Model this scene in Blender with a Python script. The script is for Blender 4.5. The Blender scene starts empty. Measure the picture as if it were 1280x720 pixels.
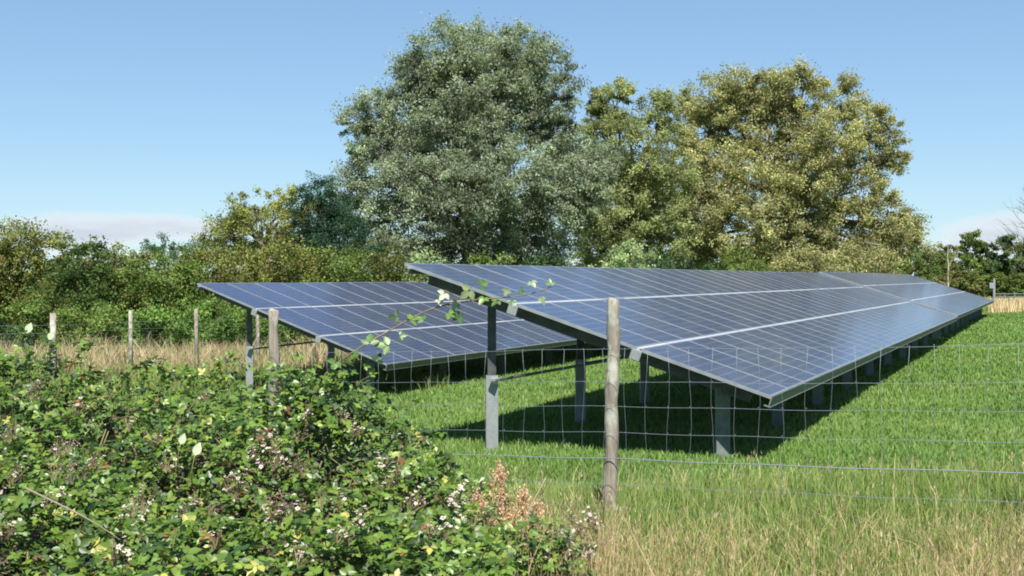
import bpy, math, random
import numpy as np
from mathutils import Vector, Matrix, Euler
random.seed(7)
rng = np.random.default_rng(11)
C = bpy.context.scene.collection
SC = bpy.context.scene

# ------------------------------------------------------------------ camera
F = 1486.0          # focal length in pixels of a 1280 px wide picture
CZ = 1.6            # eye height
HOR = 348.0         # horizon row
cam = bpy.data.objects.new("camera", bpy.data.cameras.new("camera"))
C.objects.link(cam)
cam.data.sensor_width = 36
cam.data.lens = 36 * F / 1280
cam.data.clip_start = 0.05
cam.data.clip_end = 5000
cam.location = (0, 0, CZ)
cam.rotation_euler = (math.radians(90) - 0.00814, 0, 0)
SC.camera = cam

# ------------------------------------------------------------------ sky
SUN_EL = math.radians(56)
world = bpy.data.worlds.new("World")
SC.world = world
world.use_nodes = True
wn, wl = world.node_tree.nodes, world.node_tree.links
wn.clear()
out = wn.new('ShaderNodeOutputWorld')
bg = wn.new('ShaderNodeBackground')
bg.inputs['Strength'].default_value = 0.053
sky = wn.new('ShaderNodeTexSky')
sky.sky_type = 'NISHITA'
sky.sun_disc = False
sky.sun_elevation = SUN_EL
sky.sun_rotation = math.radians(180)
sky.air_density = 1.0
sky.dust_density = 0.0
sky.ozone_density = 1.0
# clouds: low banks near the horizon, defined by direction only
tc = wn.new('ShaderNodeTexCoord')
sep = wn.new('ShaderNodeSeparateXYZ')
wl.new(tc.outputs['Generated'], sep.inputs[0])
def wmath(op, a, b=None, c=None):
    n = wn.new('ShaderNodeMath'); n.operation = op
    for i, v in enumerate((a, b, c)):
        if v is None: continue
        if isinstance(v, (int, float)): n.inputs[i].default_value = v
        else: wl.new(v, n.inputs[i])
    return n.outputs[0]
az = wmath('ARCTAN2', sep.outputs['X'], sep.outputs['Y'])
elv = sep.outputs['Z']
comb = wn.new('ShaderNodeCombineXYZ')
wl.new(wmath('MULTIPLY', az, 9.0), comb.inputs[0])
wl.new(wmath('MULTIPLY', elv, 42.0), comb.inputs[1])
cn = wn.new('ShaderNodeTexNoise')
cn.inputs['Scale'].default_value = 1.0
cn.inputs['Detail'].default_value = 7
cn.inputs['Roughness'].default_value = 0.55
wl.new(comb.outputs[0], cn.inputs['Vector'])
def bump(x, c, w):      # soft bump of half width w round c
    d = wmath('ABSOLUTE', wmath('SUBTRACT', x, c))
    r = wn.new('ShaderNodeMapRange'); r.interpolation_type = 'SMOOTHSTEP'
    wl.new(d, r.inputs['Value'])
    r.inputs['From Min'].default_value = 0; r.inputs['From Max'].default_value = w
    r.inputs['To Min'].default_value = 1; r.inputs['To Max'].default_value = 0
    return r.outputs[0]
ml = wmath('MULTIPLY', bump(az, -0.36, 0.26), bump(elv, 0.036, 0.038))
mr = wmath('MULTIPLY', bump(az, 0.40, 0.15), bump(elv, 0.033, 0.036))
mask = wmath('MAXIMUM', ml, mr)
dens = wmath('ADD', wmath('MULTIPLY', mask, 0.70), wmath('SUBTRACT', wmath('MULTIPLY', cn.outputs['Fac'], 1.5), 1.10))
cr = wn.new('ShaderNodeMapRange'); cr.interpolation_type = 'SMOOTHSTEP'
wl.new(dens, cr.inputs['Value'])
cr.inputs['From Min'].default_value = 0.0; cr.inputs['From Max'].default_value = 0.26
cr.inputs['To Max'].default_value = 0.78
mx = wn.new('ShaderNodeMix'); mx.data_type = 'RGBA'
wl.new(cr.outputs[0], mx.inputs['Factor'])
wb = wn.new('ShaderNodeMix'); wb.data_type = 'RGBA'; wb.blend_type = 'MULTIPLY'; wb.inputs['Factor'].default_value = 1
gm = wn.new('ShaderNodeGamma'); gm.inputs['Gamma'].default_value = .66
wl.new(sky.outputs[0], gm.inputs['Color']); wl.new(gm.outputs[0], wb.inputs['A']); wb.inputs['B'].default_value = (1.36, 1.76, 2.16, 1)     # clear, rain-washed air
wl.new(wb.outputs['Result'], mx.inputs['A'])
cc_ = wn.new('ShaderNodeMix'); cc_.data_type = 'RGBA'
cg = wn.new('ShaderNodeMapRange'); wl.new(dens, cg.inputs['Value']); cg.inputs['From Min'].default_value = .1; cg.inputs['From Max'].default_value = .5
wl.new(cg.outputs[0], cc_.inputs['Factor']); cc_.inputs['A'].default_value = (7.6, 7.9, 8.5, 1); cc_.inputs['B'].default_value = (5.4, 5.7, 6.6, 1)
wl.new(cc_.outputs['Result'], mx.inputs['B'])
wl.new(mx.outputs['Result'], bg.inputs['Color'])
wl.new(bg.outputs[0], out.inputs['Surface'])

sun = bpy.data.objects.new("sun", bpy.data.lights.new("sun", 'SUN'))
C.objects.link(sun)
sun.data.energy = 5.0
sun.data.angle = math.radians(0.53)
sun.data.color = (1.0, 0.955, 0.88)
sd = Vector((0.03, -math.cos(SUN_EL), math.sin(SUN_EL)))     # towards the sun
sun.rotation_euler = sd.to_track_quat('Z', 'Y').to_euler()
SC.view_settings.view_transform = 'Standard'
SC.view_settings.look = 'None'
SC.view_settings.exposure = 1.12
SC.view_settings.gamma = 1.0
SC.cycles.filter_width = 1.9

# ------------------------------------------------------------------ helpers
def W(px, py, d):
    """point at depth d seen at pixel (px,py)"""
    return Vector(((px - 640) / F * d, d, CZ - (py - HOR) / F * d))

def tagset(o, label=None, cat=None, group=None, kind=None):
    if label: o['label'] = label
    if cat: o['category'] = cat
    if group: o['group'] = group
    if kind: o['kind'] = kind
    return o

def empty(name, loc, rz=0):
    o = bpy.data.objects.new(name, None)
    o.empty_display_size = 0.2
    C.objects.link(o)
    o.location = loc
    o.rotation_euler = (0, 0, rz)
    return o

def link(name, me, parent=None):
    o = bpy.data.objects.new(name, me)
    C.objects.link(o)
    if parent: o.parent = parent
    return o

def mesh_np(name, V, faces, mats, col=None, smooth=False, midx=None):
    """V (n,3); faces: list of (m,k) int arrays"""
    me = bpy.data.meshes.new(name)
    V = np.asarray(V, dtype=np.float32)
    me.vertices.add(len(V)); me.vertices.foreach_set('co', V.ravel())
    loops = np.concatenate([f.ravel() for f in faces]).astype(np.int32)
    tot = np.concatenate([np.full(len(f), f.shape[1], np.int32) for f in faces])
    start = np.concatenate([[0], np.cumsum(tot)[:-1]]).astype(np.int32)
    me.loops.add(len(loops)); me.loops.foreach_set('vertex_index', loops)
    me.polygons.add(len(tot)); me.polygons.foreach_set('loop_start', start)
    if midx is not None: me.polygons.foreach_set('material_index', midx.astype(np.int32))
    if smooth: me.polygons.foreach_set('use_smooth', np.ones(len(tot), bool))
    if col is not None:
        a = me.color_attributes.new('Col', 'FLOAT_COLOR', 'POINT')
        c4 = np.ones((len(V), 4), np.float32); c4[:, :3] = col
        a.data.foreach_set('color', c4.ravel())
    for m in (mats if isinstance(mats, (list, tuple)) else [mats]): me.materials.append(m)
    me.update(calc_edges=True)
    return me

class MB:
    """collects boxes, bars and tubes into one mesh"""
    def __init__(s): s.v = []; s.f = []; s.m = []
    def add(s, vs, fs, mi=0):
        b = len(s.v); s.v += [tuple(v) for v in vs]
        s.f += [tuple(b + i for i in f) for f in fs]; s.m += [mi] * len(fs)
    def box(s, x0, x1, y0, y1, z0, z1, M=None, mi=0):
        vs = [Vector(p) for p in ((x0,y0,z0),(x1,y0,z0),(x1,y1,z0),(x0,y1,z0),(x0,y0,z1),(x1,y0,z1),(x1,y1,z1),(x0,y1,z1))]
        if M: vs = [M @ v for v in vs]
        s.add(vs, [(0,3,2,1),(4,5,6,7),(0,1,5,4),(1,2,6,5),(2,3,7,6),(3,0,4,7)], mi)
    def prism(s, prof, M, L, mi=0):
        """closed 2D profile (x,y) extruded L along z, transformed by M"""
        n = len(prof)
        vs = [M @ Vector((x, y, 0)) for x, y in prof] + [M @ Vector((x, y, L)) for x, y in prof]
        fs = [(i, (i+1) % n, n + (i+1) % n, n + i) for i in range(n)]
        s.add(vs, fs + [tuple(range(n-1, -1, -1)), tuple(range(n, 2*n))], mi)
    def tube(s, pts, rad, n=8, mi=0, cap=True):
        pts = [Vector(p) for p in pts]
        b = []; ref = None
        for i, p in enumerate(pts):
            t = (pts[min(i+1, len(pts)-1)] - pts[max(i-1, 0)])
            if t.length < 1e-9: t = Vector((0, 0, 1))
            t.normalize()
            if ref is None:
                ref = t.orthogonal().normalized()
            ref = (ref - t * ref.dot(t))
            ref = ref.normalized() if ref.length > 1e-6 else t.orthogonal().normalized()
            q = t.cross(ref)
            r = rad[i] if hasattr(rad, '__len__') else rad
            for k in range(n):
                a = 2*math.pi*k/n
                b.append(p + (ref*math.cos(a) + q*math.sin(a)) * r)
        fs = []
        for i in range(len(pts)-1):
            for k in range(n):
                k2 = (k+1) % n
                fs.append((i*n+k, i*n+k2, (i+1)*n+k2, (i+1)*n+k))
        if cap:
            fs.append(tuple(range(n-1, -1, -1))); fs.append(tuple((len(pts)-1)*n + k for k in range(n)))
        s.add(b, fs, mi)
    def mesh(s, name, mats, smooth=False):
        me = bpy.data.meshes.new(name)
        me.from_pydata(s.v, [], s.f)
        for m in (mats if isinstance(mats, (list, tuple)) else [mats]): me.materials.append(m)
        me.polygons.foreach_set('material_index', s.m)
        if smooth: me.polygons.foreach_set('use_smooth', [True]*len(s.f))
        me.update()
        return me
    def build(s, name, mats, parent=None, smooth=False, bevel=0):
        o = link(name, s.mesh(name, mats, smooth), parent)
        if bevel:
            m = o.modifiers.new('bevel', 'BEVEL'); m.width = bevel; m.segments = 2; m.limit_method = 'ANGLE'
        return o

# ------------------------------------------------------------------ materials
class N:
    def __init__(s, name):
        s.m = bpy.data.materials.new(name); s.m.use_nodes = True
        s.t = s.m.node_tree; s.n = s.t.nodes; s.l = s.t.links
        s.n.clear()
        s.out = s.n.new('ShaderNodeOutputMaterial')
    def new(s, t, **k):
        n = s.n.new(t)
        for a, v in k.items(): setattr(n, a, v)
        return n
    def set(s, node, name, v):
        if hasattr(v, 'links') or hasattr(v, 'is_linked'): s.l.new(v, node.inputs[name])
        else: node.inputs[name].default_value = v
    def noise(s, scale, detail=4, rough=.55, vec=None):
        n = s.new('ShaderNodeTexNoise'); n.inputs['Scale'].default_value = scale
        n.inputs['Detail'].default_value = detail; n.inputs['Roughness'].default_value = rough
        if vec is not None: s.l.new(vec, n.inputs['Vector'])
        return n.outputs['Fac']
    def ramp(s, fac, stops):
        r = s.new('ShaderNodeValToRGB'); s.l.new(fac, r.inputs['Fac'])
        e = r.color_ramp.elements
        while len(e) > 1: e.remove(e[0])
        e[0].position = stops[0][0]; e[0].color = (*stops[0][1], 1)
        for p, c in stops[1:]:
            x = e.new(p); x.color = (*c, 1)
        return r.outputs['Color']
    def mix(s, fac, a, b, mode='MIX'):
        m = s.new('ShaderNodeMix', data_type='RGBA', blend_type=mode)
        s.set(m, 'Factor', fac)
        for k, v in (('A', a), ('B', b)):
            if isinstance(v, tuple): m.inputs[k].default_value = (*v, 1) if len(v) == 3 else v
            else: s.l.new(v, m.inputs[k])
        return m.outputs['Result']
    def math(s, op, a, b=None, c=None):
        m = s.new('ShaderNodeMath', operation=op)
        for i, v in enumerate((a, b, c)):
            if v is None: continue
            if isinstance(v, (int, float)): m.inputs[i].default_value = v
            else: s.l.new(v, m.inputs[i])
        return m.outputs[0]
    def coord(s, kind='Object', scale=None):
        o = s.new('ShaderNodeTexCoord').outputs[kind]
        if scale:
            m = s.new('ShaderNodeMapping'); m.inputs['Scale'].default_value = scale
            s.l.new(o, m.inputs['Vector']); o = m.outputs[0]
        return o
    def bsdf(s, col, rough=.6, metal=0., spec=.5, bump=None, bstr=.3, bdist=.01, **k):
        b = s.new('ShaderNodeBsdfPrincipled')
        if isinstance(col, tuple): b.inputs['Base Color'].default_value = (*col, 1)
        else: s.l.new(col, b.inputs['Base Color'])
        s.set(b, 'Roughness', rough); s.set(b, 'Metallic', metal); b.inputs['Specular IOR Level'].default_value = spec
        for a, v in k.items(): s.set(b, a, v)
        if bump is not None:
            bn = s.new('ShaderNodeBump'); bn.inputs['Strength'].default_value = bstr; bn.inputs['Distance'].default_value = bdist
            s.l.new(bump, bn.inputs['Height']); s.l.new(bn.outputs[0], b.inputs['Normal'])
        s.l.new(b.outputs[0], s.out.inputs['Surface'])
        return b

def leaf_mat(name, rough=.5, trans=.3, spec=.3, tint=(1, 1, 1), back=None):
    n = N(name)
    a = n.new('ShaderNodeVertexColor'); a.layer_name = 'Col'
    col = n.mix(1.0, a.outputs['Color'], tint, 'MULTIPLY')
    if back:
        g = n.new('ShaderNodeNewGeometry')
        col2 = n.mix(g.outputs['Backfacing'], col, n.mix(.6, col, back))
    else: col2 = col
    b = n.bsdf(col2, rough, 0, spec)
    t = n.new('ShaderNodeBsdfTranslucent')
    tcol = n.mix(1.0, col, (1.25, 1.3, .55), 'MULTIPLY')
    n.l.new(tcol, t.inputs['Color'])
    ms = n.new('ShaderNodeMixShader'); ms.inputs[0].default_value = trans
    n.l.new(b.outputs[0], ms.inputs[1]); n.l.new(t.outputs[0], ms.inputs[2])
    n.l.new(ms.outputs[0], n.out.inputs['Surface'])
    return n.m

def m_bark(name, c1, c2):
    n = N(name)
    v = n.coord('Object', (1, 1, .15))
    f = n.noise(9, 6, .6, v)
    n.bsdf(n.ramp(f, [(.3, c1), (.7, c2)]), .9, 0, .2, f, .8, .03)
    return n.m

def m_galv():
    n = N('galvanised_steel')
    v = n.coord('Object')
    f = n.noise(14, 5, .6, v); g = n.noise(90, 3, .7, v)
    c = n.mix(n.math('MULTIPLY', g, .5), n.ramp(f, [(.3, (.17, .19, .195)), (.7, (.27, .29, .295))]), (.36, .38, .38))
    n.bsdf(c, .48, .35, .4)
    return n.m
def m_darksteel():
    n = N('dark_steel')  # dark steel tone, mottled by noise
    v = n.coord('Object'); f = n.noise(8, 5, .6, v)
    n.bsdf(n.ramp(f, [(.3, (.05, .053, .056)), (.7, (.10, .105, .108))]), .55, .4, .4)
    return n.m
def m_alu():
    n = N('anodised_aluminium')
    f = n.noise(6, 3, .5, n.coord('Object'))
    n.bsdf(n.ramp(f, [(.3, (.50, .52, .53)), (.7, (.62, .64, .65))]), .42, .45, .5)
    return n.m
def m_post():
    n = N('weathered_fence_wood')
    v = n.coord('Object', (1, 1, .12))
    f = n.noise(30, 6, .65, v); g = n.noise(7, 4, .6, n.coord('Object', (1, 1, .5)))
    k = n.noise(16, 5, .7, n.coord('Object'))
    base = n.ramp(f, [(.25, (.085, .072, .058)), (.5, (.20, .175, .14)), (.75, (.31, .28, .23))])
    lich = n.mix(n.ramp(g, [(.50, (0, 0, 0)), (.60, (1, 1, 1))]), base, (.34, .35, .29))
    dark = n.mix(n.ramp(k, [(.60, (0, 0, 0)), (.72, (1, 1, 1))]), lich, (.09, .065, .05))
    n.bsdf(dark, .9, 0, .2, f, .9, .012)
    return n.m
def m_wire():
    n = N('galvanised_wire'); n.bsdf((.20, .225, .26), .5, .4, .35); return n.m

def m_glass_cells():
    """polycrystalline cells, 6 across and 10 up, under glass; coordinates are the panel's own metres"""
    n = N('solar_cells')
    tcn = n.coord('Object'); sp = n.new('ShaderNodeSeparateXYZ'); n.l.new(tcn, sp.inputs[0])
    x = n.math('DIVIDE', n.math('SUBTRACT', sp.outputs['X'], PF + .006), CX)
    y = n.math('DIVIDE', n.math('SUBTRACT', sp.outputs['Y'], PF + .010), CY)
    fx = n.math('FRACT', x); fy = n.math('FRACT', y)
    def edge(f, w):
        return n.math('GREATER_THAN', n.math('ABSOLUTE', n.math('SUBTRACT', f, .5)), .5 - w)
    gap = n.math('MAXIMUM', edge(fx, .018), edge(fy, .024))
    # outside the cell field: backsheet
    inside = n.math('MULTIPLY', n.math('MULTIPLY', n.math('GREATER_THAN', x, 0), n.math('LESS_THAN', x, 6)),
                    n.math('MULTIPLY', n.math('GREATER_THAN', y, 0), n.math('LESS_THAN', y, 10)))
    gap = n.math('MAXIMUM', gap, n.math('SUBTRACT', 1, inside))
    b1 = n.math('LESS_THAN', n.math('ABSOLUTE', n.math('SUBTRACT', fx, .25)), .008)
    b2 = n.math('LESS_THAN', n.math('ABSOLUTE', n.math('SUBTRACT', fx, .75)), .008)
    bus = n.math('MAXIMUM', b1, b2)
    cell = n.new('ShaderNodeCombineXYZ')
    oi = n.new('ShaderNodeObjectInfo')
    n.l.new(n.math('FLOOR', x), cell.inputs[0]); n.l.new(n.math('FLOOR', y), cell.inputs[1])
    n.l.new(n.math('MULTIPLY', oi.outputs['Random'], 97.0), cell.inputs[2])
    wn_ = n.new('ShaderNodeTexWhiteNoise', noise_dimensions='3D'); n.l.new(cell.outputs[0], wn_.inputs['Vector'])
    vor = n.new('ShaderNodeTexVoronoi'); vor.inputs['Scale'].default_value = 55
    n.l.new(tcn, vor.inputs['Vector'])
    base = n.ramp(wn_.outputs['Value'], [(0, (.008, .014, .050)), (.5, (.010, .018, .062)), (.8, (.016, .022, .058)), (1, (.026, .026, .048))])
    base = n.mix(.3, base, vor.outputs['Color'], 'SOFT_LIGHT')
    base = n.mix(n.math('MULTIPLY', bus, .35), base, (.35, .38, .42))
    base = n.mix(n.math('MULTIPLY', gap, .5), base, (.30, .34, .44))
    ofs = n.new('ShaderNodeVectorMath', operation='ADD'); n.l.new(tcn, ofs.inputs[0]); n.l.new(oi.outputs['Location'], ofs.inputs[1])
    mp = n.new('ShaderNodeMapping'); mp.inputs['Scale'].default_value = (6, 1.2, 1); n.l.new(ofs.outputs[0], mp.inputs['Vector'])
    dust = n.math('MULTIPLY', n.noise(2.0, 6, .65, mp.outputs[0]), n.math('ADD', .6, n.math('MULTIPLY', oi.outputs['Random'], .8)))
    drop = n.math('GREATER_THAN', n.noise(7.5, 2, .5, ofs.outputs[0]), .80)
    base = n.mix(n.math('MULTIPLY', drop, .5), base, (.5, .5, .47))
    base = n.mix(n.math('MULTIPLY', dust, .05), base, (.35, .34, .30))
    b = n.bsdf(base, .35, 0, .5)
    b.inputs['Coat Weight'].default_value = .6
    n.set(b, 'Coat Roughness', .12)
    b.inputs['Coat IOR'].default_value = 1.42
    return n.m

PWID, PHT, PF = .994, 1.622, .011          # panel width, height, frame lip
CX = (PWID - 2*PF - .012) / 6; CY = (PHT - 2*PF - .020) / 10
M_GALV = m_galv(); n_ = N('frame_aluminium'); n_.bsdf(n_.ramp(n_.noise(5, 3, .5, n_.coord('Object')), [(.3, (.20, .22, .24)), (.7, (.28, .30, .32))]), .45, .3, .4); M_FRAME = n_.m; n_ = N('dull_shaded_galvanised_steel'); n_.bsdf(n_.ramp(n_.noise(11, 5, .6, n_.coord('Object')), [(.3, (.10, .12, .115)), (.7, (.17, .195, .185))]), .6, .2, .3); M_DULL_SHADED = n_.m; M_DARK = m_darksteel(); M_ALU = m_alu(); M_POST = m_post(); M_WIRE = m_wire(); M_CELL = m_glass_cells()  # dull steel: own tone of channel and rails, painted shade on front piles
M_LEAF = leaf_mat('tree_leaves', .62, .38, .12, tint=(1.38,1.42,1.42))
M_BRAM = leaf_mat('bramble_leaves', .42, .22, .45, tint=(.98,.96,.95), back=(.22, .27, .19))
M_GRASS = leaf_mat('grass_blades', .6, .22, .15, tint=(1.0,1.03,1.15))
M_STRAW = leaf_mat('straw', .75, .2, .1, tint=(1.12,1.08,1.05))
M_BARK = m_bark('grey_bark', (.06, .05, .04), (.17, .15, .12))
M_CANE = m_bark('bramble_cane', (.10, .06, .04), (.22, .20, .10))

# ------------------------------------------------------------------ terrain
def sst(a, b, x):
    t = np.clip((x - a) / (b - a), 0, 1); return t*t*(3 - 2*t)
def nz(x, y, s=1.0, seed=0):
    x = x*s + seed*3.1; y = y*s - seed*1.7
    return (np.sin(x*1.0 + 1.3*np.sin(y*.7)) + np.sin(y*1.3 + 1.1*np.sin(x*.9 + 2)) + .6*np.sin(x*2.3 + y*1.9 + seed) + .4*np.sin(x*4.1 - y*3.7)) / 3
def gz(x, y):
    x = np.asarray(x, float); y = np.asarray(y, float)
    h = (x - 2.4)*(-.91) + (y - 13.4)*.41
    h = 13*np.tanh(h/13)
    fld = -2.13 - .033*h
    near = -1.6 + .045*np.clip(x - .67, -6, 3)
    t = sst(8.2, 12.6, y)
    z = near*(1 - t) + fld*t
    return CZ + z + .025*nz(x, y, .9) * sst(0, 6, y)
def gzf(x, y): return float(gz(x, y))

def terrain():
    xs = np.concatenate([-np.geomspace(1200, 16, 26), np.linspace(-15, 15, 91), np.geomspace(16, 1200, 26)])
    ys = np.concatenate([-np.geomspace(300, 4, 12), np.linspace(-3, 40, 130), np.geomspace(41, 2500, 50)])
    X, Y = np.meshgrid(xs, ys); Z = gz(X, Y)
    V = np.stack([X.ravel(), Y.ravel(), Z.ravel()], 1)
    nx = len(xs); i = np.arange(len(ys)-1)[:, None]*nx + np.arange(nx-1)[None]
    i = i.ravel()
    Fq = np.stack([i, i+1, i+nx+1, i+nx], 1)
    n = N('meadow_ground')
    p = n.coord('Object')
    a = n.noise(.35, 5, .6, p); b = n.noise(7, 6, .7, p); c = n.noise(60, 3, .7, p)
    g = n.ramp(a, [(.3, (.070, .135, .024)), (.55, (.095, .165, .032)), (.75, (.14, .18, .05))])
    g = n.mix(n.math('MULTIPLY', b, .55), g, (.035, .065, .014))
    g = n.mix(n.math('MULTIPLY', c, .35), g, (.14, .19, .05))
    n.bsdf(g, .95, 0, .1, b, .6, .05)
    o = link('ground', mesh_np('ground', V, [Fq], n.m, smooth=True))
    tagset(o, 'green meadow the solar arrays stand on', kind='structure')
terrain()

# ------------------------------------------------------------------ blades of grass
def blades(pos, hgt, wid, lean, col, tipcol, flip=None):
    """curved two-segment blades; returns V, faces, colours"""
    n = len(pos)
    a = rng.uniform(0, 2*np.pi, n)
    side = np.stack([np.cos(a), np.sin(a), np.zeros(n)], 1)
    b = rng.uniform(0, 2*np.pi, n)
    ln = np.stack([np.cos(b), np.sin(b), np.zeros(n)], 1) * (lean*hgt)[:, None]
    up = np.zeros((n, 3)); up[:, 2] = hgt
    w = side*wid[:, None]
    V = np.empty((n, 5, 3))
    V[:, 0] = pos - w*.5; V[:, 1] = pos + w*.5
    mid = pos + up*.55 + ln*.3
    V[:, 2] = mid - w*.42; V[:, 3] = mid + w*.42
    V[:, 4] = pos + up*.95 + ln
    i = np.arange(n)[:, None]*5
    q = i + np.array([0, 1, 3, 2]); t = i + np.array([2, 3, 4])
    cc = np.empty((n, 5, 3)); cc[:, :2] = (col*.9)[:, None]; cc[:, 2:4] = col[:, None]; cc[:, 4] = tipcol
    return V.reshape(-1, 3), [q, t], cc.reshape(-1, 3)

def merge(parts):
    Vs = []; Fs = []; Cs = []; b = 0
    for V, fs, c in parts:
        Vs.append(V); Cs.append(c); Fs += [f + b for f in fs]; b += len(V)
    return np.concatenate(Vs), Fs, np.concatenate(Cs)

def lerp(a, b, t): return a + (b - a)*t
def pal(n, cols, jit=.15):
    cols = np.array(cols); k = rng.integers(0, len(cols), n)
    return cols[k]*(1 + rng.normal(0, jit, (n, 1)))

def frustum_pts(n, d0, d1, p0=-160, p1=1440, power=1.0):
    u = rng.random(n)
    if power == 1.0: d = d0*(d1/d0)**u
    else: d = (d0**(1-power) + u*(d1**(1-power) - d0**(1-power)))**(1/(1-power))
    px = rng.uniform(p0, p1, n)
    return (px - 640)/F*d, d, px

def straw_mask(x, y):
    """0..1 amount of dry tall growth by the fence line and in far strips"""
    return sst(.1, .9, 7.35 + .5*nz(x, y, 1.3, 2) - y) * 1.0

def meadow():
    n = 470000
    x, y, px = frustum_pts(n, 4.6, 90, power=1.15)
    z = gz(x, y)
    f = .5 + .5*nz(x, y, .55, 1); g = .5 + .5*nz(x, y, 2.3, 4)
    fp = (y < 7.15) & (y > 3.4) & (px < 585 - 25*(y-3.5)); k_ = ~fp; x, y, px, z, f, g = x[k_], y[k_], px[k_], z[k_], f[k_], g[k_]; n = len(x)
    h = .52*(.055 + .075*f*g + .03*rng.random(n)) * (1 + .8*rng.random(n)**4)
    h *= 1 + .35*sst(8, 25, y)
    # ungrazed tufts round the feet of the frames and along the shadow edge
    h *= 1 + .9*np.exp(-((x - 2.2)**2 + (y - 12.6)**2/.6)/2.5)*g
    w = np.maximum(.0045, .00085*y)*rng.uniform(.7, 1.3, n)
    col = pal(n, [(.105, .190, .034), (.130, .225, .045), (.09, .165, .034), (.155, .235, .06)])
    yel = np.clip(nz(x, y, .8, 7) * .6 + nz(x, y, 2.7, 3)*.35 + rng.normal(0, .25, n), 0, 1)[:, None]
    col = col*(1 - .25*np.clip(nz(x, y, 1.7, 12), 0, 1))[:, None]
    col = lerp(col, np.array([.29, .32, .10]), yel*.6)
    # a worn dry spot
    sp = np.exp(-(((x - 1.85)/.22)**2 + ((y - 8.85)/.3)**2))[:, None]
    col = lerp(col, np.array([.34, .25, .14]), np.clip(sp*1.6, 0, 1)); h *= 1 - .5*np.clip(sp[:, 0], 0, 1)
    V, fs, cc = blades(np.stack([x, y, z], 1), h, w, rng.uniform(.1, .8, n), col, lerp(col, np.array([.20, .26, .07]), .4))
    o = link('grass', mesh_np('grass', V, fs, M_GRASS, cc))
    tagset(o, 'short green grass covering the meadow', 'grass', kind='stuff')
meadow()

STRAW = [(.36, .28, .15), (.44, .35, .21), (.28, .20, .10), (.36, .31, .16), (.24, .25, .10)]
def stalks(x, y, h, w, lean=.25, seed=True, cols=STRAW):
    """stems with seed heads"""
    n = len(x); z = gz(x, y)
    pos = np.stack([x, y, z], 1)
    col = pal(n, cols, .12)
    V, fs, cc = blades(pos, h, w, rng.uniform(0, lean*2, n), col, col*1.1)
    parts = [(V, fs, cc)]
    if seed:
        m = rng.random(n) < .45
        tip = V.reshape(n, 5, 3)[m, 4]; k = m.sum()
        for q in range(4):
            p = tip - np.stack([rng.normal(0, .006, k), rng.normal(0, .006, k), rng.uniform(0, .07, k)], 1)
            c2 = pal(k, [(.36, .29, .18), (.28, .21, .13), (.40, .34, .22)], .15)
            parts.append(blades(p, rng.uniform(.014, .034, k), w[m]*1.35, rng.uniform(.1, .7, k), c2, c2))
    return parts

def dry_grass_near():
    parts = []
    # the pale fringe in front of the fence
    n = 14000
    x, y, px = frustum_pts(n, 4.8, 7.6, 640, 1480, power=0)
    dens = .25 + .75*np.clip(np.exp(-((px - 830)/110)**2) + np.exp(-((px - 1250)/120)**2), 0, 1)
    keep = rng.random(n) < dens * np.clip((7.15 - y + .7*nz(x, y, 2.0, 3))/1.3, 0.0, 1) * (0.25 + .75*sst(-.35, .35, nz(x, y, 2.6, 9) + .35))
    x, y, px = x[keep], y[keep], px[keep]
    k = len(x)
    h = rng.uniform(.08, .27, k) * (1 + .5*np.exp(-((px - 850)/160)**2)) * (1 + .8*(rng.random(k) < .04)); w = rng.uniform(.0016, .0036, k)
    parts += stalks(x, y, h, w, .3)
    # green upright blades among them
    n = 30000
    x, y, px = frustum_pts(n, 4.8, 9, 640, 1480, power=0)
    col = pal(n, [(.13, .21, .05), (.17, .24, .07), (.10, .17, .035)])
    z = gz(x, y)
    V, fs, cc = blades(np.stack([x, y, z], 1), rng.uniform(.05, .19, n), rng.uniform(.003, .006, n), rng.uniform(.05, .5, n), col, lerp(col, np.array([.40, .36, .17]), .5))
    parts.append((V, fs, cc))
    n = 300
    x, y, px = frustum_pts(n, 5.2, 7.3, 690, 1460, power=0)
    parts += stalks(x, y, rng.uniform(.25, .46, n)*(1 - .25*(px > 950)), rng.uniform(.002, .0032, n), .35)
    n = 900
    x, y, px = frustum_pts(n, 5.4, 7.0, 575, 770, power=0)
    parts += stalks(x, y, rng.uniform(.22, .52, n), rng.uniform(.0018, .0034, n), .3, True, [(.36,.28,.17),(.42,.33,.22),(.30,.20,.13),(.34,.24,.17)])
    # scattered taller stems further in
    n = 700
    x, y, px = frustum_pts(n, 7, 12, 560, 1440)
    parts += stalks(x, y, rng.uniform(.12, .30, n), rng.uniform(.003, .0045, n), .35, True, [(.30, .30, .13), (.42, .38, .2)])
    # bent flattened straw
    n = 2400
    x, y, px = frustum_pts(n, 4.8, 7.2, 720, 1480, power=0)
    parts += stalks(x, y, rng.uniform(.08, .2, n), rng.uniform(.003, .006, n), 1.3, False)
    V, fs, cc = merge(parts)
    o = link('dry_grass', mesh_np('dry_grass', V, fs, M_STRAW, cc))
    tagset(o, 'straw coloured tall grass along the foot of the wire fence', 'dry grass', kind='stuff')
dry_grass_near()

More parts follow.
